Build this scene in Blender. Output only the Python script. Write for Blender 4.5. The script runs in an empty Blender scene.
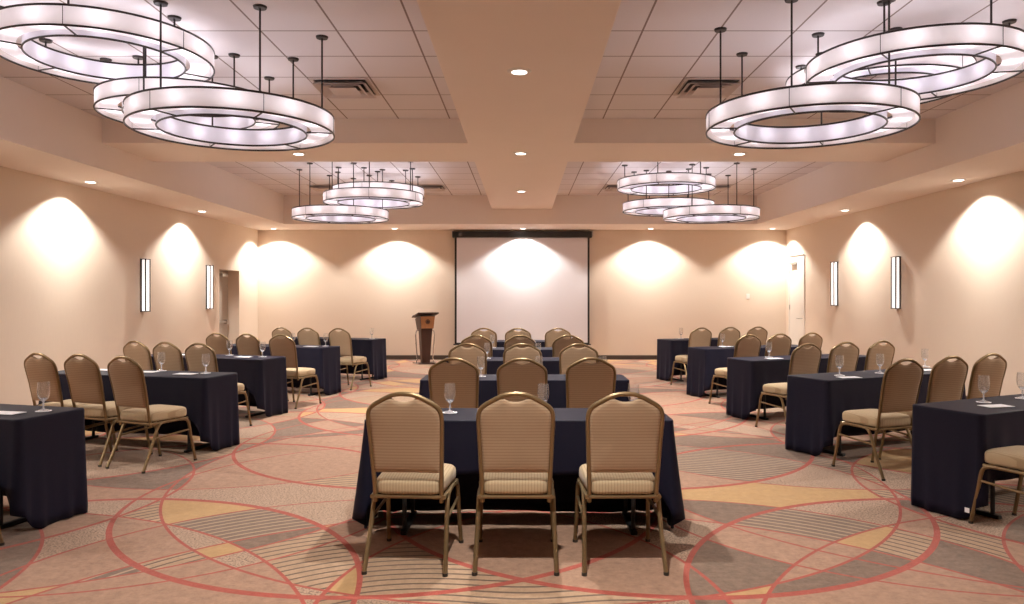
import bpy, math, random
from mathutils import Vector, Matrix
random.seed(7)
sc = bpy.context.scene
COL = sc.collection
PI = math.pi
rad = math.radians
F, VX, VY, EYE = 745.0, 523.0, 296.0, 1.45      # focal length (px), vanishing point, eye height


# ------------------------------------------------------------------ materials
def new_mat(name):
    m = bpy.data.materials.new(name)
    m.use_nodes = True
    return m, m.node_tree, m.node_tree.nodes['Principled BSDF']


def setp(b, **kw):
    for k, v in kw.items():
        k = k.replace('_', ' ')
        if k in b.inputs:
            b.inputs[k].default_value = v


class G:
    """small maths-node builder"""
    def __init__(self, nt):
        self.nt = nt

    def n(self, t):
        return self.nt.nodes.new(t)

    def put(self, sock, v):
        if isinstance(v, (int, float)):
            sock.default_value = v
        elif isinstance(v, (tuple, list)):
            sock.default_value = v
        else:
            self.nt.links.new(v, sock)

    def m(self, op, a, b=0.0, c=None):
        n = self.n('ShaderNodeMath')
        n.operation = op
        self.put(n.inputs[0], a)
        self.put(n.inputs[1], b)
        if c is not None:
            self.put(n.inputs[2], c)
        return n.outputs[0]

    def mix(self, f, a, b):
        n = self.n('ShaderNodeMix')
        n.data_type = 'RGBA'
        self.put(n.inputs[0], f)
        self.put(n.inputs[6], a)
        self.put(n.inputs[7], b)
        return n.outputs[2]

    def noise(self, vec, scale, detail=3.0, rough=0.6):
        n = self.n('ShaderNodeTexNoise')
        n.inputs['Scale'].default_value = scale
        n.inputs['Detail'].default_value = detail
        n.inputs['Roughness'].default_value = rough
        self.put(n.inputs['Vector'], vec)
        return n.outputs[0]

    def coord(self, kind='Object'):
        return self.n('ShaderNodeTexCoord').outputs[kind]

    def xyz(self, vec):
        n = self.n('ShaderNodeSeparateXYZ')
        self.put(n.inputs[0], vec)
        return n.outputs

    def bump(self, h, strength, dist, bsdf):
        n = self.n('ShaderNodeBump')
        n.inputs['Strength'].default_value = strength
        n.inputs['Distance'].default_value = dist
        self.put(n.inputs['Height'], h)
        self.nt.links.new(n.outputs[0], bsdf.inputs['Normal'])


def C4(c):
    return (c[0], c[1], c[2], 1.0)


def plain(name, c, rough=0.5, metal=0.0, spec=0.5, var=0.06, vscale=20.0):
    m, nt, b = new_mat(name)
    g = G(nt)
    nz = g.noise(g.coord(), vscale)
    lo = tuple(x * (1 - var) for x in c)
    hi = tuple(min(1, x * (1 + var)) for x in c)
    nt.links.new(g.mix(nz, C4(lo), C4(hi)), b.inputs['Base Color'])
    setp(b, Roughness=rough, Metallic=metal, Specular_IOR_Level=spec)
    return m


def emit(name, c, s):
    m, nt, b = new_mat(name)
    setp(b, Base_Color=C4((.8, .8, .8)), Emission_Color=C4(c), Emission_Strength=s, Roughness=.4)
    return m


M = {}
# wall covering: warm beige with a faint vertical weave
m, nt, b = new_mat('wall_covering')
g = G(nt)
co = g.coord()
mp = g.n('ShaderNodeMapping')
mp.inputs['Scale'].default_value = (30, 30, 2.5)
nt.links.new(co, mp.inputs[0])
w1 = g.noise(mp.outputs[0], 3.0, 4)
nt.links.new(g.mix(w1, (.715, .607, .50, 1), (.765, .655, .545, 1)), b.inputs['Base Color'])
setp(b, Roughness=.75, Specular_IOR_Level=.25)
g.bump(w1, .15, .004, b)
M['wall'] = m
M['soffit'] = plain('soffit_paint', (.85, .765, .70), .85, spec=.2, var=.02, vscale=2)
M['base'] = plain('baseboard_brown', (.055, .038, .03), .5)
M['white_trim'] = plain('white_trim', (.8, .78, .74), .45, var=.02)
M['door_white'] = plain('door_white_paint', (.76, .72, .66), .45, var=.02, vscale=4)
M['door_grey'] = plain('door_grey_paint', (.42, .37, .32), .45, var=.03, vscale=4)
M['steel'] = plain('brushed_steel', (.5, .48, .46), .35, 1.0)
M['black'] = plain('black_plastic', (.012, .012, .013), .45)
M['dark_metal'] = plain('dark_bronze_metal', (.022, .015, .014), .45, .0)
M['gold'] = plain('gold_bronze_frame', (.25, .175, .090), .36, .7, var=.1, vscale=60)
M['cap'] = plain('dark_foot_cap', (.03, .025, .02), .6)
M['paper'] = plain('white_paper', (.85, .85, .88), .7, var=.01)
M['chrome'] = plain('chrome', (.75, .75, .76), .12, 1.0, var=.02)
M['table_top'] = plain('table_laminate', (.28, .22, .17), .5)

# ceiling tiles: 2 ft lay-in grid, mineral fibre
m, nt, b = new_mat('ceiling_tiles')
g = G(nt)
x, y, z = g.xyz(g.coord())[0:3]
TX, TY = .607, .627


def grid_line(s, off, period, half):
    f = g.m('FRACT', g.m('DIVIDE', g.m('SUBTRACT', s, off), period))
    d = g.m('MINIMUM', f, g.m('SUBTRACT', 1.0, f))
    return g.m('LESS_THAN', d, half / period)


gl = g.m('MAXIMUM', grid_line(x, .95, TX, .008), grid_line(y, 5.92, TY, .008))
tn = g.noise(g.coord(), 160, 2)
tc = g.mix(tn, (.70, .66, .675, 1), (.79, .75, .765, 1))
nt.links.new(g.mix(gl, tc, (.27, .215, .20, 1)), b.inputs['Base Color'])
setp(b, Roughness=.9, Specular_IOR_Level=.15)
g.bump(g.m('SUBTRACT', tn, g.m('MULTIPLY', gl, .6)), .3, .01, b)
M['tiles'] = m

# carpet: interlocking red circles, cells of plain / speckled / striped / gold pile
m, nt, b = new_mat('patterned_carpet')
g = G(nt)
co = g.coord()
cx, cy, cz = g.xyz(co)[0:3]
SA, SB = 12.38198, 11.620049
total, line = None, None


def add_circle(dx, dy, R, key, width):
    global total, line
    d = g.m('SQRT', g.m('ADD', g.m('MULTIPLY', dx, dx), g.m('MULTIPLY', dy, dy)))
    ins = g.m('LESS_THAN', d, R)
    w = g.m('FRACT', g.m('ADD', g.m('MULTIPLY', g.m('SINE', key), 37.7), 100.0))
    t = g.m('MULTIPLY', ins, w)
    total = t if total is None else g.m('ADD', total, t)
    l = g.m('LESS_THAN', g.m('ABSOLUTE', g.m('SUBTRACT', d, R)), width)
    line = l if line is None else g.m('MAXIMUM', line, l)
    return d


R1 = 1.87
v = g.m('SUBTRACT', cy, 1.45)
k = g.m('FLOOR', g.m('DIVIDE', v, 2.0))
f = g.m('SUBTRACT', v, g.m('MULTIPLY', k, 2.0))
for n in range(-4, 4):
    up = n in (1, -2, 3, -4)
    dx = g.m('SUBTRACT', cx, .89 + 1.78 * n)
    for r in (0, 1):
        dy = g.m('SUBTRACT', f, 2.0 * r)
        key = g.m('ADD', g.m('MULTIPLY', g.m('ADD', k, float(r)), SB), SA * n)
        th = g.m('ADD', .5, g.m('MULTIPLY', dy, (.5 if up else -.5) / R1))
        th = g.m('MINIMUM', 1.0, g.m('MAXIMUM', 0.0, th))
        wd = g.m('ADD', .009, g.m('MULTIPLY', g.m('POWER', th, 2.0), .016))
        add_circle(dx, dy, R1, key, wd)
v4 = g.m('SUBTRACT', cy, 2.25)
k4 = g.m('FLOOR', g.m('DIVIDE', v4, 4.0))
f4 = g.m('SUBTRACT', v4, g.m('MULTIPLY', k4, 4.0))
for mm in range(-2, 3):
    dx = g.m('SUBTRACT', cx, .05 + 3.56 * mm)
    for r in (0, 1):
        dy = g.m('SUBTRACT', f4, 4.0 * r)
        key = g.m('ADD', g.m('MULTIPLY', g.m('ADD', k4, r + 7.5), SB), SA * (mm + 7.5))
        add_circle(dx, dy, 2.78, key, .010)
h = g.m('FRACT', g.m('MULTIPLY', total, 3.0))
rd = g.m('SQRT', g.m('ADD', g.m('POWER', g.m('SUBTRACT', g.m('SQRT', g.m('ADD', g.m('MULTIPLY', cx, cx), .12)), .60), 2.0), g.m('POWER', g.m('SUBTRACT', cy, 3.0), 2.0)))
st = g.m('FRACT', g.m('DIVIDE', rd, .068))
s_thin = g.m('LESS_THAN', st, .26)
pile = g.n('ShaderNodeMapRange').outputs[0]
g.put(pile.node.inputs[0], g.noise(co, 17, 7, .85))
pile.node.inputs[1].default_value = .33
pile.node.inputs[2].default_value = .67
pile2 = g.noise(co, 7, 3, .6)
spk = g.noise(co, 80, 2, .7)


def two(a, bcol):
    return g.mix(pile, C4(a), C4(bcol))


brown = two((.105, .067, .048), (.26, .172, .122))
tan = two((.26, .150, .098), (.49, .292, .195))
speck = g.mix(g.m('GREATER_THAN', spk, .47), (.19, .125, .088, 1), (.49, .335, .235, 1))
s_light = g.mix(s_thin, two((.33, .215, .13), (.52, .345, .22)), (.13, .085, .06, 1))
s_dark = g.mix(s_thin, two((.12, .08, .058), (.25, .172, .125)), (.44, .31, .21, 1))
gold = two((.42, .25, .10), (.56, .35, .155))
colr = brown
for th, cc in ((.24, tan), (.50, speck), (.68, s_light), (.80, s_dark), (.91, gold)):
    colr = g.mix(g.m('GREATER_THAN', h, th), colr, cc)
colr = g.mix(line, colr, two((.31, .043, .030), (.47, .082, .057)))
colr = g.mix(g.m('MULTIPLY', pile2, .30), colr, (.22, .14, .095, 1))
nt.links.new(colr, b.inputs['Base Color'])
setp(b, Roughness=.95, Specular_IOR_Level=.1, Sheen_Weight=.15, Sheen_Roughness=.6)
g.bump(pile, .5, .006, b)
M['carpet'] = m

# chair upholstery: fine woven horizontal stripe
def weave(name, c1, c2, axis, freq):
    m, nt, b = new_mat(name)
    g = G(nt)
    co = g.coord()
    s = g.xyz(co)[axis]
    w = g.m('FRACT', g.m('MULTIPLY', s, freq))
    l = g.m('LESS_THAN', w, .3)
    nz = g.noise(co, 90, 3)
    base = g.mix(nz, C4(c1), C4(tuple(q * 1.12 for q in c1)))
    nt.links.new(g.mix(l, base, C4(c2)), b.inputs['Base Color'])
    setp(b, Roughness=.85, Specular_IOR_Level=.2, Sheen_Weight=.1)
    g.bump(w, .12, .003, b)
    return m


M['back_fabric'] = weave('shaded_woven_back', (.40, .285, .185), (.335, .225, .140), 2, 62)  # same fabric as the seat, darkened for the weaker light on the back
M['seat_fabric'] = weave('lit_woven_seat', (.44, .338, .212), (.375, .275, .165), 0, 62)  # lighter copy of the back fabric, for light falling from above

# navy table linen
m, nt, b = new_mat('navy_linen')
g = G(nt)
nz = g.noise(g.coord(), 120, 3)
nt.links.new(g.mix(nz, (.0045, .0045, .0145, 1), (.0078, .0075, .0235, 1)), b.inputs['Base Color'])
setp(b, Roughness=.65, Specular_IOR_Level=.22, Sheen_Weight=.02, Sheen_Roughness=.4)
if 'Sheen Tint' in b.inputs:
    b.inputs['Sheen Tint'].default_value = (.55, .5, .8, 1)
M['linen'] = m

# glass
def glass(name, haze):
    m, nt, b = new_mat(name)
    out = nt.nodes['Material Output']
    tp = nt.nodes.new('ShaderNodeBsdfTransparent')
    tp.inputs[0].default_value = (.97, .975, .98, 1)
    gs = nt.nodes.new('ShaderNodeBsdfGlossy')
    gs.inputs[0].default_value = (1, 1, 1, 1)
    gs.inputs['Roughness'].default_value = .06
    hz = nt.nodes.new('ShaderNodeBsdfTranslucent')
    hz.inputs[0].default_value = (.9, .9, .95, 1)
    fr = nt.nodes.new('ShaderNodeLayerWeight')
    fr.inputs[0].default_value = .5
    g = G(nt)
    mx = nt.nodes.new('ShaderNodeMixShader')
    mh = nt.nodes.new('ShaderNodeMixShader')
    mh.inputs[0].default_value = haze
    nt.links.new(tp.outputs[0], mh.inputs[1])
    nt.links.new(hz.outputs[0], mh.inputs[2])
    nt.links.new(g.m('ADD', .07, g.m('MULTIPLY', g.m('POWER', fr.outputs['Facing'], 3.0), .8)), mx.inputs[0])
    nt.links.new(mh.outputs[0], mx.inputs[1])
    nt.links.new(gs.outputs[0], mx.inputs[2])
    nt.links.new(mx.outputs[0], out.inputs[0])
    return m


M['glass'] = glass('clear_glass', .03)
M['glass_brightened'] = glass('haze_brightened_glass', .30)  # white haze mixed in to stand for bright refraction in the base

# translucent lamp shade and diffusers
def shade(name, c, es):
    m, nt, b = new_mat(name)
    out = nt.nodes['Material Output']
    tr = nt.nodes.new('ShaderNodeBsdfTranslucent')
    di = nt.nodes.new('ShaderNodeBsdfDiffuse')
    em = nt.nodes.new('ShaderNodeEmission')
    mx = nt.nodes.new('ShaderNodeMixShader')
    ad = nt.nodes.new('ShaderNodeAddShader')
    g = G(nt)
    nz = g.noise(g.coord(), 25, 3)
    cc = g.mix(nz, C4(tuple(q * .94 for q in c)), C4(c))
    nt.links.new(cc, tr.inputs[0])
    nt.links.new(cc, di.inputs[0])
    em.inputs[0].default_value = C4(c)
    em.inputs[1].default_value = es
    mx.inputs[0].default_value = .45
    nt.links.new(tr.outputs[0], mx.inputs[1])
    nt.links.new(di.outputs[0], mx.inputs[2])
    nt.links.new(mx.outputs[0], ad.inputs[0])
    nt.links.new(em.outputs[0], ad.inputs[1])
    nt.links.new(ad.outputs[0], out.inputs[0])
    return m


M['shade'] = shade('lamp_shade_fabric', (.82, .77, .77), .09)
M['shade_in'] = shade('inner_shade_fabric', (.77, .75, .83), .09)
M['diff'] = shade('lamp_diffuser', (.92, .88, .90), .22)
M['sconce'] = emit('sconce_diffuser', (1.0, .91, .87), 1.0)
M['lens'] = emit('downlight_lens', (1.0, .93, .84), 9.0)
M['screen'] = plain('screen_white', (.80, .79, .84), .8, spec=.1, var=.01)
M['vent'] = plain('vent_white', (.60, .52, .49), .6, var=.03)

# wood
def wood(name, a, c, sc_):
    m, nt, b = new_mat(name)
    g = G(nt)
    mp = g.n('ShaderNodeMapping')
    mp.inputs['Scale'].default_value = sc_
    nt.links.new(g.coord(), mp.inputs[0])
    nz = g.noise(mp.outputs[0], 4, 5, .65)
    nt.links.new(g.mix(nz, C4(a), C4(c)), b.inputs['Base Color'])
    setp(b, Roughness=.4)
    return m


M['wood_dark'] = wood('dark_mahogany', (.035, .014, .010), (.085, .034, .022), (12, 12, 1))
M['wood_lite'] = wood('orange_wood', (.34, .15, .055), (.50, .24, .10), (10, 10, 1.5))


# ------------------------------------------------------------------ mesh builder
class MB:
    def __init__(self):
        self.v, self.f = [], []

    def box(self, x0, x1, y0, y1, z0, z1):
        i = len(self.v)
        self.v += [(x0, y0, z0), (x1, y0, z0), (x1, y1, z0), (x0, y1, z0), (x0, y0, z1), (x1, y0, z1), (x1, y1, z1), (x0, y1, z1)]
        self.f += [tuple(i + q for q in t) for t in ((0, 3, 2, 1), (4, 5, 6, 7), (0, 1, 5, 4), (1, 2, 6, 5), (2, 3, 7, 6), (3, 0, 4, 7))]
        return self

    def loops(self, loops, cap0=True, cap1=True, closed=False):
        """stack of equally long closed loops of points"""
        i = len(self.v)
        n = len(loops[0])
        for L in loops:
            self.v += [tuple(p) for p in L]
        K = len(loops)
        for a in range(K if closed else K - 1):
            bq = (a + 1) % K
            for j in range(n):
                j2 = (j + 1) % n
                self.f.append((i + a * n + j, i + a * n + j2, i + bq * n + j2, i + bq * n + j))
        if not closed:
            if cap0:
                self.f.append(tuple(i + j for j in range(n))[::-1])
            if cap1:
                self.f.append(tuple(i + (K - 1) * n + j for j in range(n)))
        return self

    def tube(self, pts, r, seg=8, closed=False, ry=None):
        pts = [Vector(p) for p in pts]
        n = len(pts)
        ref = Vector((0, 0, 1))
        loops = []
        up = None
        for i in range(n):
            if closed:
                t = pts[(i + 1) % n] - pts[i - 1]
            else:
                t = pts[min(i + 1, n - 1)] - pts[max(i - 1, 0)]
            t.normalize()
            if up is None:
                a = ref if abs(t.dot(ref)) < .9 else Vector((0, 1, 0))
                up = (a - t * a.dot(t)).normalized()
            else:
                up = (up - t * up.dot(t)).normalized()
            s = t.cross(up)
            rr = r[i] if isinstance(r, (list, tuple)) else r
            r2 = rr if ry is None else ry
            loops.append([pts[i] + s * (rr * math.cos(2 * PI * q / seg)) + up * (r2 * math.sin(2 * PI * q / seg)) for q in range(seg)])
        return self.loops(loops, closed=closed)

    def cyl(self, c, r, z0, z1, seg=24, r1=None):
        r1 = r if r1 is None else r1
        return self.loops([[(c[0] + q * math.cos(2 * PI * k / seg), c[1] + q * math.sin(2 * PI * k / seg), zz) for k in range(seg)]
                           for q, zz in ((r, z0), (r1, z1))])

    def ring(self, profile, seg=48):
        """closed (r, z) profile revolved about Z"""
        loops = [[(r * math.cos(2 * PI * k / seg), r * math.sin(2 * PI * k / seg), z) for k in range(seg)] for r, z in profile]
        return self.loops(loops, closed=True)

    def sheet(self, profile, seg=48):
        """open (r, z) profile revolved about Z: thin fabric"""
        loops = [[(r * math.cos(2 * PI * k / seg), r * math.sin(2 * PI * k / seg), z) for k in range(seg)] for r, z in profile]
        return self.loops(loops, cap0=False, cap1=False)

    def build(self, name, mat, parent=None, smooth=False, bevel=0.0, angle=40):
        me = bpy.data.meshes.new(name)
        me.from_pydata(self.v, [], self.f)
        me.update()
        import bmesh
        bm = bmesh.new()
        bm.from_mesh(me)
        bmesh.ops.recalc_face_normals(bm, faces=bm.faces)
        bm.to_mesh(me)
        bm.free()
        if smooth:
            me.polygons.foreach_set('use_smooth', [True] * len(me.polygons))
            me.set_sharp_from_angle(angle=rad(angle))
        me.materials.append(mat)
        o = bpy.data.objects.new(name, me)
        COL.objects.link(o)
        if parent:
            o.parent = parent
        if bevel:
            bv = o.modifiers.new('Bevel', 'BEVEL')
            bv.width = bevel
            bv.segments = 2
            bv.limit_method = 'ANGLE'
        return o


def tag(o, label, cat, group=None):
    o['label'] = label
    o['category'] = cat
    if group:
        o['group'] = group
    return o


def empty(name, loc, rz=0.0):
    o = bpy.data.objects.new(name, None)
    o.empty_display_size = .1
    o.location = loc
    o.rotation_euler = (0, 0, rz)
    COL.objects.link(o)
    return o


def copy_tree(o, parent=None):
    c = o.copy()
    COL.objects.link(c)
    if parent:
        c.parent = parent
    for ch in list(o.children):
        copy_tree(ch, c)
    return c


def struct(name, mb, mat, **kw):
    o = mb.build(name, mat, **kw)
    o['kind'] = 'structure'
    return o


# ------------------------------------------------------------------ room shell
XL, XR, YB, YF = -6.05, 6.0, -2.4, 17.0
ZS, ZB, ZC = 2.956, 3.2675, 3.557
struct('floor', MB().box(XL - .3, XR + .3, YB - .3, YF + .3, -.2, 0), M['carpet'])
DY0, DY1, DZ = 14.84, 15.88, 1.985         # opening in the left wall
wl = MB().box(XL - .35, XL, YB - .3, DY0, 0, 3.8).box(XL - .35, XL, DY1, YF + .3, 0, 3.8).box(XL - .35, XL, DY0, DY1, DZ, 3.8)
struct('wall_left', wl, M['wall'])
struct('wall_right', MB().box(XR, XR + .3, YB - .3, YF + .3, 0, 3.8), M['wall'])
struct('wall_far', MB().box(XL, XR, YF, YF + .3, 0, 3.8), M['wall'])
struct('wall_rear', MB().box(XL, XR, YB - .3, YB, 0, 3.8), M['wall'])
struct('ceiling', MB().box(XL, XR, YB, YF, ZC, ZC + .1), M['tiles'])
CXL, CXR, CY0, CY1 = -5.0, 4.9, 1.0, 15.58
struct('trim_1', MB().box(XL, CXL, YB, YF, ZS, ZC), M['soffit'])
struct('trim_2', MB().box(CXR, XR, YB, YF, ZS, ZC), M['soffit'])
struct('trim_3', MB().box(CXL, CXR, CY1, YF, ZS, ZC), M['soffit'])
struct('trim_4', MB().box(CXL, CXR, YB, CY0, ZS, ZC), M['soffit'])
struct('trim_5', MB().box(-.654, .605, CY0, CY1, ZB, ZC), M['soffit'])
struct('trim_6', MB().box(CXL, -.654, 8.85, 10.08, ZB, ZC).box(.605, CXR, 8.85, 10.08, ZB, ZC), M['soffit'])
struct('baseboard_far', MB().box(XL, XR, YF - .014, YF, 0, .098), M['base'])
struct('baseboard_left', MB().box(XL, XL + .014, YB, DY0, 0, .098).box(XL, XL + .014, DY1, YF - .014, 0, .098), M['base'])
struct('baseboard_right', MB().box(XR - .014, XR, YB, 15.83, 0, .098), M['base'])

# door in the left recess
d1 = struct('door_1', MB().box(XL - .29, XL - .235, DY0 + .002, DY1 - .002, 0, DZ - .002), M['door_grey'])
MB().box(XL - .236, XL - .20, 15.0, 15.75, .88, .93).box(XL - .236, XL - .175, 15.68, 15.74, .86, .95).build('push_bar', M['steel'], d1, bevel=.006)
MB().box(XL - .236, XL - .165, 15.42, 15.72, 1.85, 1.92).box(XL - .2, XL - .17, 15.2, 15.45, 1.925, 1.94).build('door_closer', M['steel'], d1, bevel=.006)
MB().box(XL - .236, XL - .225, 15.08, 15.24, .98, 1.75).build('vision_panel', M['white_trim'], d1)

# door at the far end of the right wall
d2 = struct('door_2', MB().box(XR - .010, XR, 15.92, 16.72, .004, 2.27), M['door_white'])
MB().box(XR - .018, XR, 15.85, 15.92, 0, 2.33).box(XR - .018, XR, 16.72, 16.79, 0, 2.33).box(XR - .018, XR, 15.92, 16.72, 2.27, 2.33).build('door_frame', M['door_white'], d2, bevel=.004)
MB().box(XR - .035, XR - .018, 15.86, 16.78, 2.325, 2.35).build('door_header', M['steel'], d2)
MB().box(XR - .075, XR - .010, 16.30, 16.62, 2.14, 2.2).build('door_closer', M['steel'], d2, bevel=.006)
MB().tube([(XR - .010, 15.98, .97), (XR - .085, 15.98, .97), (XR - .09, 16.0, .97), (XR - .09, 16.10, .97)], .011).build('door_handle', M['steel'], d2, smooth=True)
for hz in (.35, 1.15, 1.95):
    MB().box(XR - .026, XR - .009, 16.71, 16.735, hz, hz + .1).build('hinge', M['steel'], d2)

# light switch plate on the far wall
sp = MB().box(5.09, 5.17, YF - .008, YF, 1.38, 1.50).build('switch_plate', M['white_trim'], bevel=.003)
MB().box(5.122, 5.138, YF - .013, YF - .008, 1.425, 1.455).build('toggle', M['white_trim'], sp)
tag(sp, 'small cream switch plate on the far wall right of the screen', 'switch')


# ------------------------------------------------------------------ downlights
def downlight(x, y, z, label, power, size=1.0, blend=.3, cone=118, colr=(1, .955, .885), group='recessed ceiling downlights'):
    t = empty('downlight', (x, y, z))
    tag(t, label, 'downlight', group)
    MB().ring([(.062, -.012), (.085, -.010), (.10, 0), (.062, 0)], 32).build('trim_ring', M['white_trim'], t, smooth=True)
    MB().cyl((0, 0), .062, -.008, -.003, 28).build('lens', M['lens'], t)
    l = bpy.data.lights.new('lamp', 'SPOT')
    l.energy = power
    l.color = colr
    l.spot_size = rad(cone)
    l.spot_blend = blend
    l.shadow_soft_size = .05 * size
    lo = bpy.data.objects.new('lamp', l)
    lo.location = (0, 0, -.02)
    COL.objects.link(lo)
    lo.parent = t
    return t


PW = 310.0
WASH = dict(cone=127, blend=.36)
for y, lab in ((2.9, 'left soffit downlight far out of view beside the camera'), (6.35, 'left soffit downlight nearest the camera'),
               (9.8, 'left soffit downlight above the bare wall before the first sconce'), (13.2, 'left soffit downlight between the two left wall sconces')):
    downlight(-5.69, y, ZS, 'recessed round ' + lab, PW, **WASH)
for y, lab in ((2.9, 'right soffit downlight far out of view beside the camera'), (6.25, 'right soffit downlight nearest the camera'),
               (9.65, 'right soffit downlight above the bare wall before the first sconce'), (13.05, 'right soffit downlight between the two right wall sconces')):
    downlight(5.64, y, ZS, 'recessed round ' + lab, PW, **WASH)
for x, lab in ((-5.55, 'in the far left corner of the soffit'), (-2.86, 'in the far soffit above the lectern side'), (0.0, 'in the far soffit above the projection screen'),
               (2.84, 'in the far soffit just right of the screen'), (5.55, 'in the far right corner of the soffit')):
    downlight(x, 16.58, ZS, 'recessed round downlight ' + lab, PW, **WASH)
PB = 520.0
for y, lab in ((2.6, 'overhead, out of view behind the nearest'), (6.02, 'nearest and largest on the central ceiling beam'), (9.47, 'where the central beam meets the cross beam'), (12.9, 'farthest on the central ceiling beam')):
    downlight(-.03, y, ZB, 'round downlight ' + lab, PB, cone=130, blend=.8)
for x, lab in ((-2.86, 'on the cross beam left of center'), (2.76, 'on the cross beam right of center')):
    downlight(x, 9.5, ZB, 'round downlight ' + lab, PB, cone=130, blend=.8)


# ------------------------------------------------------------------ ring pendants
RO, RI, HB = .780, .562, .14
BULB = .80


def make_pendant(zb, phase=0.0):
    t = empty('ring_pendant', (0, 0, 0))
    sg = 72
    MB().sheet([(RO, .002), (RO, HB * .5), (RO, HB - .002)], sg).build('outer_shade', M['shade'], t, smooth=True)
    MB().sheet([(RI, .002), (RI, HB * .5), (RI, HB - .002)], sg).build('inner_shade', M['shade_in'], t, smooth=True)
    MB().sheet([(RI + .035, .032), ((RI + RO) / 2, .030), (RO - .035, .032)], sg).build('diffuser', M['diff'], t, smooth=True)
    for r in (RO, RI):
        for z in (0, HB):
            MB().ring([(r + .007 * math.cos(a * PI / 4), z + .008 * math.sin(a * PI / 4)) for a in range(8)], sg).build('rim', M['dark_metal'], t, smooth=True)
    rm = (RO + RI) / 2 + .02
    L = ZC - zb
    for q in range(6):
        a = q * PI / 3 + phase
        ca, sa = math.cos(a), math.sin(a)
        MB().tube([(RI * ca, RI * sa, .004), (RO * ca, RO * sa, .004)], .006, 6).build('spoke', M['dark_metal'], t)
        MB().tube([((RO + .001) * ca, (RO + .001) * sa, .0), ((RO + .001) * ca, (RO + .001) * sa, HB)], .0025, 5).build('seam', M['dark_metal'], t)
        rd_ = MB().cyl((rm * ca, rm * sa), .0075, HB - .004, L - .004, 8).build('rod', M['dark_metal'], t, smooth=True)
        MB().cyl((rm * ca, rm * sa), .045, L - .016, L, 16, .05).build('canopy', M['dark_metal'], rd_, smooth=True)
    for q in range(12):
        a = (q + .5) * PI / 6 + phase
        l = bpy.data.lights.new('bulb', 'POINT')
        l.energy = BULB
        l.color = (.97, .94, 1.0)
        l.shadow_soft_size = .03
        lo = bpy.data.objects.new('bulb', l)
        lo.location = ((RO + RI) / 2 * math.cos(a), (RO + RI) / 2 * math.sin(a), .085)
        COL.objects.link(lo)
        lo.parent = t
    return t


PEND = [  # x, y, bottom above eye, label
    (-3.28, 5.88, 1.86, 'largest-looking highest white ring pendant at the top left corner'),
    (-3.08, 6.91, 1.66, 'white ring pendant half hidden behind the lowest one, near left cluster'),
    (-2.32, 5.98, 1.32, 'lowest white drum ring pendant of the near left cluster'),
    (3.05, 5.85, 1.715, 'highest white ring pendant of the near right cluster, cut by the edge'),
    (3.24, 6.83, 1.88, 'white ring pendant seen through the others in the near right cluster'),
    (2.25, 5.88, 1.32, 'lowest white drum ring pendant of the near right cluster'),
    (-3.03, 12.4, 1.28, 'lowest white ring pendant of the distant left cluster'),
    (-2.385, 11.9, 1.48, 'middle-height white ring pendant of the distant left cluster'),
    (-2.50, 12.9, 1.72, 'highest white ring pendant of the distant left cluster, behind another'),
    (2.32, 12.1, 1.735, 'highest white ring pendant of the distant right cluster'),
    (2.53, 13.0, 1.475, 'middle white ring pendant of the distant right cluster'),
    (3.14, 12.45, 1.29, 'lowest white ring pendant of the distant right cluster'),
]
PHASE = (39, 24, 6, 48, 0, 0, 0, 36, 21, 9, 48, 51)
for (x, y, hb, lab), phs in zip(PEND, PHASE):
    t = make_pendant(EYE + hb, rad(phs))
    t.location = (x, y, EYE + hb)
    tag(t, lab, 'ceiling light', 'ring pendant lights')


# ------------------------------------------------------------------ ceiling vents
def vent(x0, y0, label):
    t = empty('air_vent', (x0, y0, ZC))
    tag(t, label, 'vent', 'ceiling air vents')
    w, d = TX - .02, TY - .02
    fr = MB()
    fr.box(.01, w, .0, .035, -.012, 0).box(.01, w, d - .035, d, -.012, 0).box(.01, .045, .035, d - .035, -.012, 0).box(w - .035, w, .035, d - .035, -.012, 0)
    fr.build('frame', M['vent'], t, bevel=.003)
    MB().box(.035, w - .025, .025, d - .025, -.003, 0).build('duct_opening', M['black'], t)
    cx_, cy_ = w / 2 + .005, d / 2

    def sq(hw, z):
        return [(cx_ - hw, cy_ - hw, z), (cx_ + hw, cy_ - hw, z), (cx_ + hw, cy_ + hw, z), (cx_ - hw, cy_ + hw, z)]
    for hi, ho in ((.200, .262), (.135, .195)):
        MB().loops([sq(hi, -.006), sq(ho, -.050), sq(ho + .003, -.048), sq(hi + .004, -.004)], closed=True).build('cone', M['vent'], t)
    MB().loops([sq(.075, -.010), sq(.135, -.052), sq(.135, -.055)]).build('center_plate', M['vent'], t)


vent(-2.085, 7.185, 'square white air vent on the near left ceiling bay')
vent(1.56, 7.185, 'square white air vent on the near right ceiling bay')
vent(-2.085, 14.08, 'square air vent on the distant left bay, nearer the center beam')
vent(-4.10, 14.08, 'square air vent on the distant left bay, nearer the left wall')
vent(1.56, 14.08, 'square air vent on the distant right bay, nearer the center beam')
vent(3.38, 14.08, 'square air vent on the distant right bay, nearer the right wall')


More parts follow.
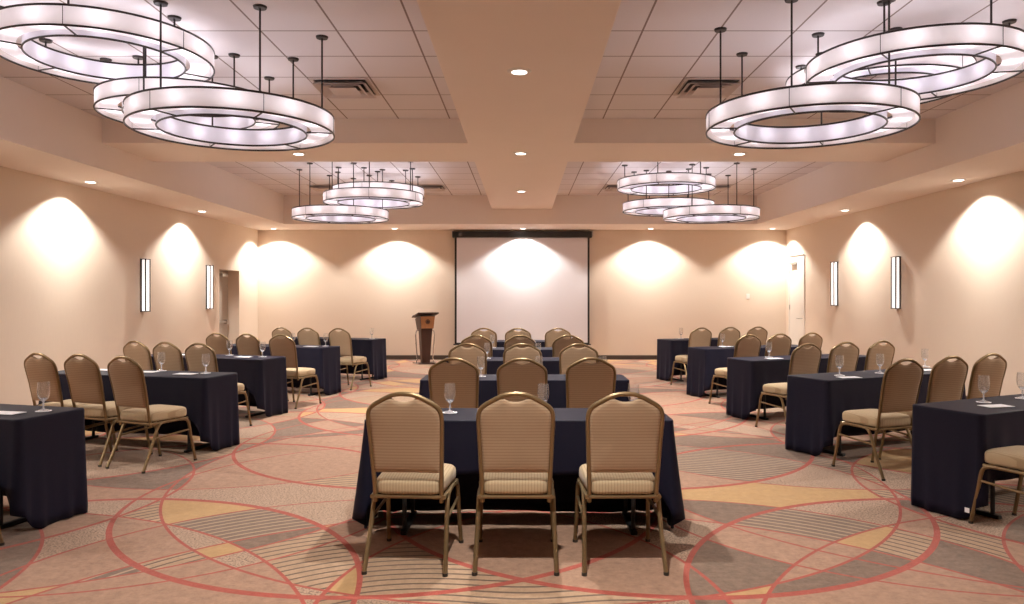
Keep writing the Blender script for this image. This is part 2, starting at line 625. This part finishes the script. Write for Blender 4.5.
# ------------------------------------------------------------------ wall sconces
def sconce(side, y, z0, z1, label):
    t = empty('wall_sconce', (XL if side < 0 else XR, y, z0), 0 if side < 0 else PI)
    tag(t, label, 'wall light', 'wall sconces')
    H, w, d = z1 - z0, .076, .086
    MB().box(0, .012, -w + .01, w - .01, .01, H - .01).build('back_plate', M['dark_metal'], t)
    MB().box(.012, d - .008, -w + .008, w - .008, .014, H - .014).build('diffuser', M['sconce'], t)
    MB().box(0, d + .004, -w - .004, w + .004, 0, .014).build('bottom_plate', M['dark_metal'], t, bevel=.002)
    MB().box(0, d + .004, -w - .004, w + .004, H - .014, H).build('top_plate', M['dark_metal'], t, bevel=.002)
    for xx, yy in ((.010, -w), (.010, w - .016), (d - .014, -w), (d - .014, w - .016)):
        MB().box(xx, xx + .016, yy, yy + .016, .014, H - .014).build('corner_post', M['dark_metal'], t)
    return t


sconce(-1, 11.85, 1.20, 2.04, 'tall white glowing sconce on the left wall, nearer the camera')
sconce(-1, 14.28, 1.20, 2.04, 'tall white glowing sconce on the left wall beside the recessed door')
sconce(1, 11.90, 1.245, 2.08, 'tall white glowing sconce on the right wall, nearer the camera')
sconce(1, 14.25, 1.265, 2.105, 'tall white glowing sconce on the right wall, nearer the white door')

# ------------------------------------------------------------------ projection screen
ps = empty('projection_screen', (-.01, YF - .02, 0))
tag(ps, 'large white pull-down projection screen in a black case on the far wall', 'screen')
MB().box(-1.59, 1.57, -.13, 0, 2.775, 2.915).build('case', M['black'], ps, bevel=.01)
MB().box(-1.495, 1.475, -.071, -.069, .39, 2.775).build('fabric', M['screen'], ps)
MB().box(-1.54, -1.495, -.072, -.068, .36, 2.775).box(1.475, 1.52, -.072, -.068, .36, 2.775).box(-1.495, 1.475, -.072, -.068, .36, .39).build('border', M['black'], ps)
MB().tube([(-1.57, -.07, .35), (1.55, -.07, .35)], .014, 10).build('bottom_bar', M['black'], ps, smooth=True)
for s in (-1.60, 1.57):
    MB().box(s, s + .03, -.10, 0, 2.80, 2.93).build('bracket', M['steel'], ps)

# ------------------------------------------------------------------ lectern
lc = empty('lectern', (-2.09, 15.95, 0), rad(24))
tag(lc, 'dark wood lectern with chrome side legs and round emblem on its front', 'lectern')
# audience side is local -Y
MB().loops([[(-.085, -.06, .02), (.085, -.06, .02), (.085, .08, .02), (-.085, .08, .02)],
            [(-.125, -.11, .78), (.125, -.11, .78), (.125, .12, .78), (-.125, .12, .78)]]).build('column', M['wood_dark'], lc, bevel=.006)
MB().box(-.20, .20, -.12, .20, 0, .022).build('base', M['wood_dark'], lc, bevel=.006)
MB().loops([[(-.135, -.14, .76), (.135, -.14, .76), (.135, .16, .70), (-.135, .16, .70)],
            [(-.165, -.17, 1.03), (.165, -.17, 1.03), (.165, .23, .96), (-.165, .23, .96)]]).build('cabinet', M['wood_dark'], lc, bevel=.004)
fp = MB().loops([[(-.135, -.160, .76), (.135, -.160, .76), (.135, -.142, .76), (-.135, -.142, .76)],
                 [(-.155, -.186, 1.015), (.155, -.186, 1.015), (.155, -.168, 1.015), (-.155, -.168, 1.015)]]).build('front_panel', M['wood_lite'], lc, bevel=.003)
em_ = MB()
for r0, r1 in ((.050, .038), (.030, .0)):
    a = [[(r * math.cos(2 * PI * k / 24), yy, .905 + r * math.sin(2 * PI * k / 24)) for k in range(24)] for r, yy in ((r0, -.172), (r0, -.1815), (max(r1, .001), -.1815), (max(r1, .001), -.172))]
    em_.loops(a, closed=True)
for k in range(8):
    a = k * PI / 4
    em_.tube([(.028 * math.cos(a), -.179, .905 + .028 * math.sin(a)), (.043 * math.cos(a), -.179, .905 + .043 * math.sin(a))], .004, 5)
em_.build('emblem', M['wood_dark'], fp)
MB().loops([[(-.23, -.23, 1.075), (.23, -.23, 1.075), (.23, .26, .975), (-.23, .26, .975)],
            [(-.23, -.23, 1.105), (.23, -.23, 1.105), (.23, .26, 1.005), (-.23, .26, 1.005)]]).build('reading_top', M['wood_dark'], lc, bevel=.006)
MB().box(-.21, .21, .235, .258, 1.0, 1.035).build('book_ledge', M['wood_dark'], lc)
for s in (-1, 1):
    MB().tube([(s * .15, .02, .73), (s * .195, .02, .70), (s * .21, .02, .62), (s * .195, .02, .35), (s * .17, .02, .12), (s * .20, .02, .022)], .013, 8).build('side_leg', M['chrome'], lc, smooth=True)
    MB().tube([(s * .21, -.17, .013), (s * .21, .24, .013)], .013, 8).build('foot_bar', M['chrome'], lc, smooth=True)


# ------------------------------------------------------------------ chair prototype
def bezier_smooth(pts, n=4):
    """Catmull-Rom through pts"""
    P = [Vector(p) for p in pts]
    out = []
    for i in range(len(P) - 1):
        p0 = P[i - 1] if i else P[i] * 2 - P[i + 1]
        p3 = P[i + 2] if i + 2 < len(P) else P[i + 1] * 2 - P[i]
        for k in range(n):
            t = k / n
            out.append(.5 * ((2 * P[i]) + (P[i + 1] - p0) * t + (2 * p0 - 5 * P[i] + 4 * P[i + 1] - p3) * t * t + (3 * P[i] - p0 - 3 * P[i + 1] + p3) * t ** 3))
    out.append(P[-1])
    return out


def yb(z):
    return -.175 - (z - .40) * .19 - max(0, z - .7) * .06


def make_chair():
    t = empty('banquet_chair', (0, 0, 0))
    # seat: rounded trapezoid cushion, wider at the front
    def outline(s, z, inset=0.0):
        pts = []
        cs = [(.203, .225, .085), (-.203, .225, .085), (-.186, -.195, .06), (.186, -.195, .06)]
        st = [0, 90, 180, 270]
        for (px, py, r), a0 in zip(cs, st):
            sx, sy = (1 if px > 0 else -1), (1 if py > 0 else -1)
            for q in range(7):
                a = rad(a0 + 90 * q / 6)
                pts.append(((px - sx * r + r * math.cos(a)) * s, ((py - sy * r + r * math.sin(a)) - .015) * s + .015, z))
        return pts
    MB().loops([outline(.93, .398), outline(.985, .403), outline(1.0, .418), outline(1.0, .452), outline(.985, .466), outline(.94, .476), outline(.82, .484), outline(.6, .490), outline(.3, .493)]).build('seat', M['seat_fabric'], t, smooth=True, angle=60)
    # welt-high pan under the seat
    fr = MB()
    fr.tube([(-.178, -.18, .385), (.178, -.18, .385)], .011, 8)
    fr.tube([(-.19, .17, .385), (.19, .17, .385)], .011, 8)
    for s in (-1, 1):
        fr.tube([(s * .192, -.19, .385), (s * .200, .19, .385)], .012, 8)
    fr.build('seat_frame', M['gold'], t, smooth=True)
    # legs
    for s in (-1, 1):
        p = bezier_smooth([(s * .198, -.03, .386), (s * .199, -.085, .378), (s * .201, -.125, .335), (s * .205, -.175, .21), (s * .213, -.265, .012)], 5)
        lg = MB().tube(p, .0125, 8).build('leg', M['gold'], t, smooth=True)
        MB().cyl((s * .213, -.266), .0145, 0, .016, 10).build('foot_cap', M['cap'], lg)
        p = bezier_smooth([(s * .201, .10, .386), (s * .203, .165, .378), (s * .205, .198, .34), (s * .208, .222, .21), (s * .215, .262, .012)], 5)
        lg = MB().tube(p, .0125, 8).build('leg', M['gold'], t, smooth=True)
        MB().cyl((s * .215, .263), .0145, 0, .016, 10).build('foot_cap', M['cap'], lg)
        MB().tube([(s * .204, -.155, .262), (s * .206, .212, .285)], .0085, 8).build('stretcher', M['gold'], t, smooth=True)
    # back frame: one bent tube with a crown
    half = [(.178, .355), (.179, .45), (.183, .56), (.188, .68), (.192, .76), (.1935, .805), (.191, .838), (.181, .865), (.160, .885), (.125, .906), (.085, .927), (.045, .941), (0, .945)]
    sm = bezier_smooth([(a, 0, c) for a, c in half], 3)
    full = [(p.x, yb(p.z), p.z) for p in sm] + [(-p.x, yb(p.z), p.z) for p in sm[-2::-1]]
    MB().tube(full, .0125, 10).build('back_frame', M['gold'], t, smooth=True)
    # pad inside the frame, dipping under the hand hold at the crown
    rim = [(p.x - .006, p.z - .004) for p in sm if p.z > .525]
    rim = [(a, c) for a, c in rim if a > .068] + [(.062, .922), (.050, .915), (.034, .908), (.017, .904), (0, .903)]
    lower = [(.10, .517), (.172, .517), (.176, .522)]
    loop = [(0, .517)] + lower + rim
    loop = loop + [(-a, c) for a, c in loop[-2:0:-1]]
    cx_, cz_ = 0, .71

    def lp(s, d):
        return [(a * s, yb(cz_ + (c - cz_) * s) + d, cz_ + (c - cz_) * s) for a, c in loop]
    MB().loops([lp(.25, -.019), lp(.6, -.018), lp(.86, -.016), lp(.95, -.013), lp(.985, -.008), lp(1.0, 0.0), lp(.985, .012), lp(.94, .020), lp(.8, .027), lp(.5, .032), lp(.2, .034)]).build('backrest', M['back_fabric'], t, smooth=True, angle=70)
    return t


# ------------------------------------------------------------------ table prototype (under its cloth)
TZ = .698
LT, DT = 1.85, .485


def make_table():
    t = empty('folding_table', (0, 0, 0))
    MB().box(-LT / 2 + .01, LT / 2 - .01, -DT / 2 + .01, DT / 2 - .01, TZ - .03, TZ - .004).build('tabletop', M['table_top'], t, bevel=.004)
    for s in (-1, 1):
        x = s * .70
        MB().tube([(x, -.17, TZ - .03), (x, -.17, .02)], .014, 8).tube([(x, .17, TZ - .03), (x, .17, .02)], .014, 8).tube([(x, -.17, .33), (x, .17, .33)], .010, 8).build('leg_frame', M['black'], t, smooth=True)
        MB().box(x - .02, x + .02, -.22, .22, 0, .025).build('foot', M['black'], t, bevel=.006)
        MB().tube([(x, 0, .33), (x - s * .30, 0, TZ - .035)], .008, 6).build('brace', M['black'], t)
    return t


def make_cloth(seed, corner=1.0, backgap=.055, frontz=.375, fold=1.0):
    """cloth over a table: floor-length ends and far side, short flap on the chair side (-Y)"""
    rnd = random.Random(seed)
    hx, hy, r = LT / 2 + .006, DT / 2 + .006, .035
    path = []                                    # (x, y, nx, ny, side)
    def edge(x0, y0, x1, y1, nx, ny, n):
        for i in range(n):
            u = i / n
            path.append((x0 + (x1 - x0) * u, y0 + (y1 - y0) * u, nx, ny))
    def corn(cx_, cy_, a0, n=9):
        for i in range(n):
            a = rad(a0 + 90 * i / n)
            path.append((cx_ + r * math.cos(a), cy_ + r * math.sin(a), math.cos(a), math.sin(a)))
    edge(-hx + r, -hy, hx - r, -hy, 0, -1, 64)
    corn(hx - r, -hy + r, -90)
    edge(hx, -hy + r, hx, hy - r, 1, 0, 26)
    corn(hx - r, hy - r, 0)
    edge(hx - r, hy, -hx + r, hy, 0, 1, 64)
    corn(-hx + r, hy - r, 90)
    edge(-hx, hy - r, -hx, -hy + r, -1, 0, 26)
    corn(-hx + r, -hy + r, 180)
    n = len(path)
    ph = [rnd.uniform(0, 6.28) for _ in range(6)]

    def hem(x, y, nx, ny):
        front = max(0, -ny)
        if front > .999:
            e = hx - abs(x)                      # distance to the end
            q = min(1, max(0, e / .20))
            return .13 + (frontz - .13) * q ** .8 + .006 * math.sin(x * 9 + ph[0])
        if ny < -.02:                            # the front corners fall as a point
            return .10 + front * .03
        if ny > .5:
            return backgap + .008 * math.sin(x * 4 + ph[1])
        return .008 + .11 * max(0, 1 - (y + hy) / .13) ** 1.5 + .003 * math.sin(y * 14 + ph[2])

    layers = []
    T = [0, .012, .03, .06, .12, .2, .3, .4, .5, .6, .7, .8, .9, 1.0]
    for t in T:
        L = []
        for (x, y, nx, ny) in path:
            hz = hem(x, y, nx, ny)
            z = TZ - (TZ - hz) * t
            dcx = max(0, 1 - (hx - abs(x)) / .30)          # near a corner (along the long sides)
            dcy = max(0, 1 - (hy - abs(y)) / .20)          # near a corner (along the ends)
            c = (dcx if abs(ny) > .7 else dcy) if abs(nx * ny) < .02 else 1.0
            isfront = ny < .0 and abs(ny) > .02 or (abs(nx) > .99 and y < 0)
            fl = (.006 + .065 * corner * c ** 2.2 * (1.0 if isfront else .55)) * t ** 1.15
            if abs(nx) > .99:
                wv = .006 * math.sin(y * 15 + ph[3]) + .003 * math.sin(y * 31 + ph[4])
            else:
                wv = .006 * math.sin(x * 17 + ph[3]) + .004 * math.sin(x * 31 + ph[5])
            # two tucked folds beside each corner
            cd = (hx - abs(x)) if abs(ny) > .7 else (hy - abs(y))
            tuck = -.035 * math.exp(-((cd - .085) / .03) ** 2) * corner + .018 * math.exp(-((cd - .15) / .035) ** 2)
            off = .002 + fl + fold * t * (wv + tuck * t)
            sideoff = .0
            L.append((x + nx * max(off, .003), y + ny * max(off, .003), z - (.0 if t else 0)))
        layers.append(L)
    mb = MB()
    mb.loops(layers[::-1], cap0=False, cap1=False)
    i = len(mb.v)
    # top: rounded over the edge, shrunk loops to the middle
    tops = []
    for s, dz in ((1.0, .0), (.996, .0016), (.97, .002), (.5, .002)):
        tops.append([(x * s if s > .9 else x * s, y * s, TZ + dz) for (x, y, nx, ny) in path])
    mb.loops(tops, cap0=False, cap1=True)
    return mb


def cloth_obj(mb):
    o = mb.build('tablecloth', M['linen'], None, smooth=True, angle=75)
    import bmesh
    bm = bmesh.new()
    bm.from_mesh(o.data)
    bmesh.ops.remove_doubles(bm, verts=bm.verts, dist=.0035)
    bm.to_mesh(o.data)
    bm.free()
    sd = o.modifiers.new('Solid', 'SOLIDIFY')
    sd.thickness = .002
    sd.offset = 1
    return o


# ------------------------------------------------------------------ goblet, foot highlight disc, paper
gob = MB()
prof_out = [(.036, 0), (.037, .003), (.028, .006), (.010, .011), (.0055, .018), (.005, .030), (.0075, .040), (.0052, .050), (.006, .058), (.016, .066), (.028, .080), (.035, .100), (.0375, .125), (.0365, .150), (.0345, .175), (.0345, .186)]
prof_in = [(.033, .186), (.0330, .175), (.035, .150), (.036, .125), (.0335, .100), (.0265, .082), (.014, .070), (.001, .066)]


def rev(profile, seg=20):
    return [[(r * math.cos(2 * PI * k / seg), r * math.sin(2 * PI * k / seg), z) for k in range(seg)] for r, z in profile]


goblet = empty('water_goblet', (0, 0, 0))
MB().loops(rev(prof_out[10:] + prof_in[:6]), cap0=False, cap1=False, closed=True).build('bowl', M['glass'], goblet, smooth=True, angle=50)
MB().loops(rev(prof_out[:11] + [(.0265, .082), (.014, .070), (.001, .066)])).build('stem', M['glass_brightened'], goblet, smooth=True, angle=50)
highlight_disc = MB().cyl((0, 0), .047, 0, .002, 28).build('highlight_disc', M['paper'])  # white disc added to imitate the bright highlight on the glass foot
paper = MB().box(-.10, .10, -.055, .055, 0, .003).build('notepad', M['paper'])
PROTO = {'g': [goblet, 0], 'c': [highlight_disc, 0], 'p': [paper, 0]}
TOPZ = TZ + .0055


def put_small(kind, x, y, z, rz, label, cat, group):
    p = PROTO[kind]
    o = p[0] if p[1] == 0 else copy_tree(p[0])
    p[1] += 1
    o.location = (x, y, z)
    o.rotation_euler = (0, 0, rz)
    tag(o, label, cat, group)
    return o


# ------------------------------------------------------------------ layout
ROWN = ['nearest', 'second', 'third', 'fourth', 'farthest']
chair0 = make_chair()
table0 = make_table()
n_ch = n_tb = 0


def place_table(x, y, rz, label, cloth_label, seed, tagged=False, **kw):
    global n_tb
    t = table0 if n_tb == 0 else copy_tree(table0)
    n_tb += 1
    t.location = (x, y, 0)
    t.rotation_euler = (0, 0, rz)
    tag(t, label, 'table', 'folding classroom tables')
    c = cloth_obj(make_cloth(seed, **kw))
    c.location = (x, y, 0)
    c.rotation_euler = (0, 0, rz)
    tag(c, cloth_label, 'tablecloth', 'navy tablecloths')
    return c


def place_chair(x, y, rz, label, group):
    global n_ch
    o = chair0 if n_ch == 0 else copy_tree(chair0)
    n_ch += 1
    o.location = (x, y, 0)
    o.rotation_euler = (0, 0, rz)
    tag(o, label, 'chair', group)


def chair_top(px, py, rz, label, group, dadj=0.0, h=.506):
    D = F * h / (py - VY) + dadj
    X = (px - VX) * D / F
    place_chair(X - .285 * math.sin(rz), D + .285 * math.cos(rz), rz, label, group)


SEATC = ['left', 'middle', 'right']
# centre column
CT = [(-.025, 4.48), (.015, 6.62), (.0, 8.62), (.0, 10.4), (.0, 12.2)]
for i, (x, ynear) in enumerate(CT):
    c = place_table(x, ynear + .25, 0, f'folding table hidden under the navy cloth in the {ROWN[i]} center row',
                    f'navy floor-length tablecloth on the {ROWN[i]} table of the center column', 10 + i, corner=1.1 if i == 0 else .8, backgap=.012 if i == 0 else .045)
    if i == 0:
        lb = MB().box(0, .035, -.001, .001, 0, .022).build('care_tag', M['paper'], c)
        lb.location = (.80, -.325, .195)
        lb.rotation_euler = (0, rad(-25), 0)
        lb['label'] = 'white care tag'
place_chair(-.597, 4.135, rad(-4), 'tan banquet chair, left of the three in the nearest center row', 'center column banquet chairs')
place_chair(-.038, 4.135, 0, 'tan banquet chair, middle of the three in the nearest center row', 'center column banquet chairs')
place_chair(.527, 4.135, rad(1), 'tan banquet chair, right of the three in the nearest center row', 'center column banquet chairs')
CC = [[(453.3, 359), (522, 359.3), (591.3, 358.7)], [(467.4, 344.1), (522.5, 344.3), (578.9, 344.4)],
      [(476.3, 335.7), (520.3, 335.9), (568.4, 335.7)], [(483.8, 328.5), (518, 328.6), (558, 328.6)]]
for i, row in enumerate(CC):
    for s, (px, py) in zip(SEATC, row):
        chair_top(px, py, rad(random.uniform(-2, 2)), f'tan banquet chair, {s} of the three in the {ROWN[i + 1]} center row', 'center column banquet chairs')


def from_far_corner(Fx, Fy, a, side):
    """table centre from its far aisle-end top corner; a = turn of the table (radians, signed)"""
    ux, uy = math.cos(a), math.sin(a)            # along the table (+x local)
    vx, vy = -math.sin(a), math.cos(a)           # away from the chairs (+y local)
    return Fx + side * ux * LT / 2 - vx * DT / 2, Fy + side * uy * LT / 2 - vy * DT / 2


LTB = [(-2.93, 4.98, -15), (-2.79, 7.28, -14), (-2.94, 9.24, -18), (-2.74, 11.16, -19), (-2.42, 13.15, -20)]
RTB = [(2.69, 5.147, 26), (2.50, 7.05, 25), (2.48, 9.05, 21), (2.42, 10.94, 20), (2.34, 13.0, 20)]
for i, (fx, fy, a) in enumerate(LTB):
    x, y = from_far_corner(fx, fy, rad(a), -1)
    place_table(x, y, rad(a), f'folding table hidden under the navy cloth in the {ROWN[i]} left row',
                f'navy floor-length tablecloth on the {ROWN[i]} table of the left column', 30 + i, corner=.4)
for i, (fx, fy, a) in enumerate(RTB):
    x, y = from_far_corner(fx, fy, rad(a), 1)
    c = place_table(x, y, rad(a), f'folding table hidden under the navy cloth in the {ROWN[i]} right row',
                    f'navy floor-length tablecloth on the {ROWN[i]} table of the right column', 50 + i, corner=.3)
    if i == 0:
        lb = MB().box(0, .002, 0, .03, 0, .03).build('care_tag', M['paper'], c)
        lb.location = (-LT / 2 - .085, -.215, .08)
        lb['label'] = 'white care tag'

GL, GR = 'left column banquet chairs', 'right column banquet chairs'
A = rad(-22)
place_chair(-3.33, 4.17, A, 'tan banquet chair mostly outside the left edge, only a leg showing', GL)
LC_ = [[(38, 354.3), (79.5, 355.5), (123, 357.7)], [(134.9, 341.6), (165.6, 342.8), (198.8, 343.8)],
       [(216.6, 333.6), (246.9, 334.3), (281, 335.2)], [(281, 327.8), (307.4, 328.3), (338.7, 328.7)]]
SL = ['wall-side', 'middle', 'aisle-side']
for i, row in enumerate(LC_):
    for s, (px, py) in zip(SL, row):
        chair_top(px, py, A + rad(random.uniform(-2, 2)), dadj=.05 if i == 0 else 0, label=f'tan banquet chair, {s} of three at the {ROWN[i + 1]} table on the left', group=GL)
B = rad(22)
place_chair(3.16, 4.60, rad(24), 'tan banquet chair cut off by the right edge, only its seat showing', GR)
RC_ = [[(906, 359.3), (952, 356.6), (992, 354)], [(808, 344.1), (846, 342.6), (882.6, 341.4)],
       [(749.4, 335.2), (780.2, 334.2), (811.9, 333.2)], [(701.5, 328.1), (730.4, 327.6), (758, 327.1)]]
SR = ['aisle-side', 'middle', 'wall-side']
for i, row in enumerate(RC_):
    for s, (px, py) in zip(SR, row):
        chair_top(px, py, B + rad(random.uniform(-2, 2)), dadj=-.05 if i == 0 else 0, label=f'tan banquet chair, {s} of three at the {ROWN[i + 1]} table on the right', group=GR)


# things on the tables: located from where their foot stands on the cloth
def on_table(px, py):
    D = F * (EYE - TOPZ) / (py - VY)
    return (px - VX) * D / F, D


GLS = [  # px, py, text
    (43.5, 411, 'on the nearest left table'),
    (161.4, 370.9, 'left of two on the second left table'), (205.8, 373.2, 'right of two on the second left table'),
    (229.5, 355.2, 'left of two on the third left table'), (262.5, 356.9, 'right of two on the third left table'),
    (292.8, 345.6, 'left of two on the fourth left table'), (325.6, 346.1, 'right of two on the fourth left table'),
    (371.9, 338.8, 'on the farthest left table'),
    (450, 412.6, 'left of three on the nearest center table'), (543.2, 413.5, 'behind the middle chair of the nearest center row'),
    (633.5, 413.5, 'behind the right chair of the nearest center row'),
    (481, 376.4, 'left of two on the second center table'), (539, 376.4, 'right of two on the second center table'), (603, 376.4, 'behind the right chair of the second center row'),
    (487, 358.6, 'left of two on the third center table'), (538, 358.6, 'right of two on the third center table'),
    (492.6, 347.7, 'on the fourth center table'),
    (983.6, 402.2, 'left of two on the nearest right table'), (1022.5, 398.4, 'at the right edge on the nearest right table'),
    (839.5, 375.5, 'left of three on the second right table'), (880, 373.2, 'middle of three on the second right table'), (925, 366.6, 'right of three on the second right table'),
    (769, 357.3, 'on the third right table'), (722.4, 346.1, 'on the fourth right table'), (681, 338.7, 'on the farthest right table'),
]
for px, py, tx in GLS:
    x, y = on_table(px, py)
    put_small('c', x, y, TOPZ, 0, 'white highlight disc added under the goblet ' + tx, 'highlight_disc', 'added highlight discs')
    put_small('g', x, y, TOPZ + .0022, random.uniform(0, 6), 'clear stemmed water goblet ' + tx, 'glass', 'water goblets')
PAP = [  # px, py, turn
    (6, 413.5, -12, 'white notepad lying left of the goblet on the nearest left table'),
    (185.5, 374.2, -11, 'white notepad lying between the two goblets on the second left table'),
    (147, 372.2, -11, 'white notepad beside the aisle-side chair on the second left table'),
    (102, 370.2, -11, 'white notepad between two chair backs on the second left table'),
    (243.6, 357.2, -20, 'white notepad lying between the goblets on the third left table'),
    (184, 355.0, -20, 'white notepad between two chair backs on the third left table'),
    (311, 346.6, -20, 'white notepad lying between the goblets on the fourth left table'),
    (996, 406.5, 14, 'white notepad lying beside the left goblet on the nearest right table'),
    (849, 377.7, 12, 'white notepad beside the left goblet on the second right table'),
    (927, 370.3, 24, 'white notepad at the wall end of the second right table'),
    (774, 358.8, 24, 'white notepad beside the goblet on the third right table'),
    (726, 346.9, 24, 'white notepad beside the goblet on the fourth right table'),
]
for px, py, rz, lab in PAP:
    x, y = on_table(px, py)
    put_small('p', x, y, TOPZ + .0025, rad(rz), lab, 'notepad', 'white notepads')

# ------------------------------------------------------------------ world, camera, view
wd = bpy.data.worlds.new('World')
sc.world = wd
wd.use_nodes = True
wd.node_tree.nodes['Background'].inputs[0].default_value = (.0, .0, .0, 1)
wd.node_tree.nodes['Background'].inputs[1].default_value = 0

cam = bpy.data.cameras.new('camera')
cam.sensor_width = 36
cam.lens = 36 * F / 1024
cam.shift_x = (512 - VX) / 1024
cam.shift_y = (VY - 302) / 1024
cam.clip_start = .05
co_ = bpy.data.objects.new('camera', cam)
co_.location = (0, 0, EYE)
co_.rotation_euler = (PI / 2, 0, 0)
COL.objects.link(co_)
sc.camera = co_

sc.cycles.max_bounces = 10
sc.cycles.diffuse_bounces = 6
sc.cycles.transmission_bounces = 8
sc.cycles.caustics_reflective = False
sc.cycles.caustics_refractive = False
sc.cycles.sample_clamp_indirect = 6
sc.cycles.use_denoising = True
vs = sc.view_settings
vs.view_transform = 'Standard'
vs.look = 'None'
vs.gamma = 1
vs.use_curve_mapping = False
vs.exposure = 0.06
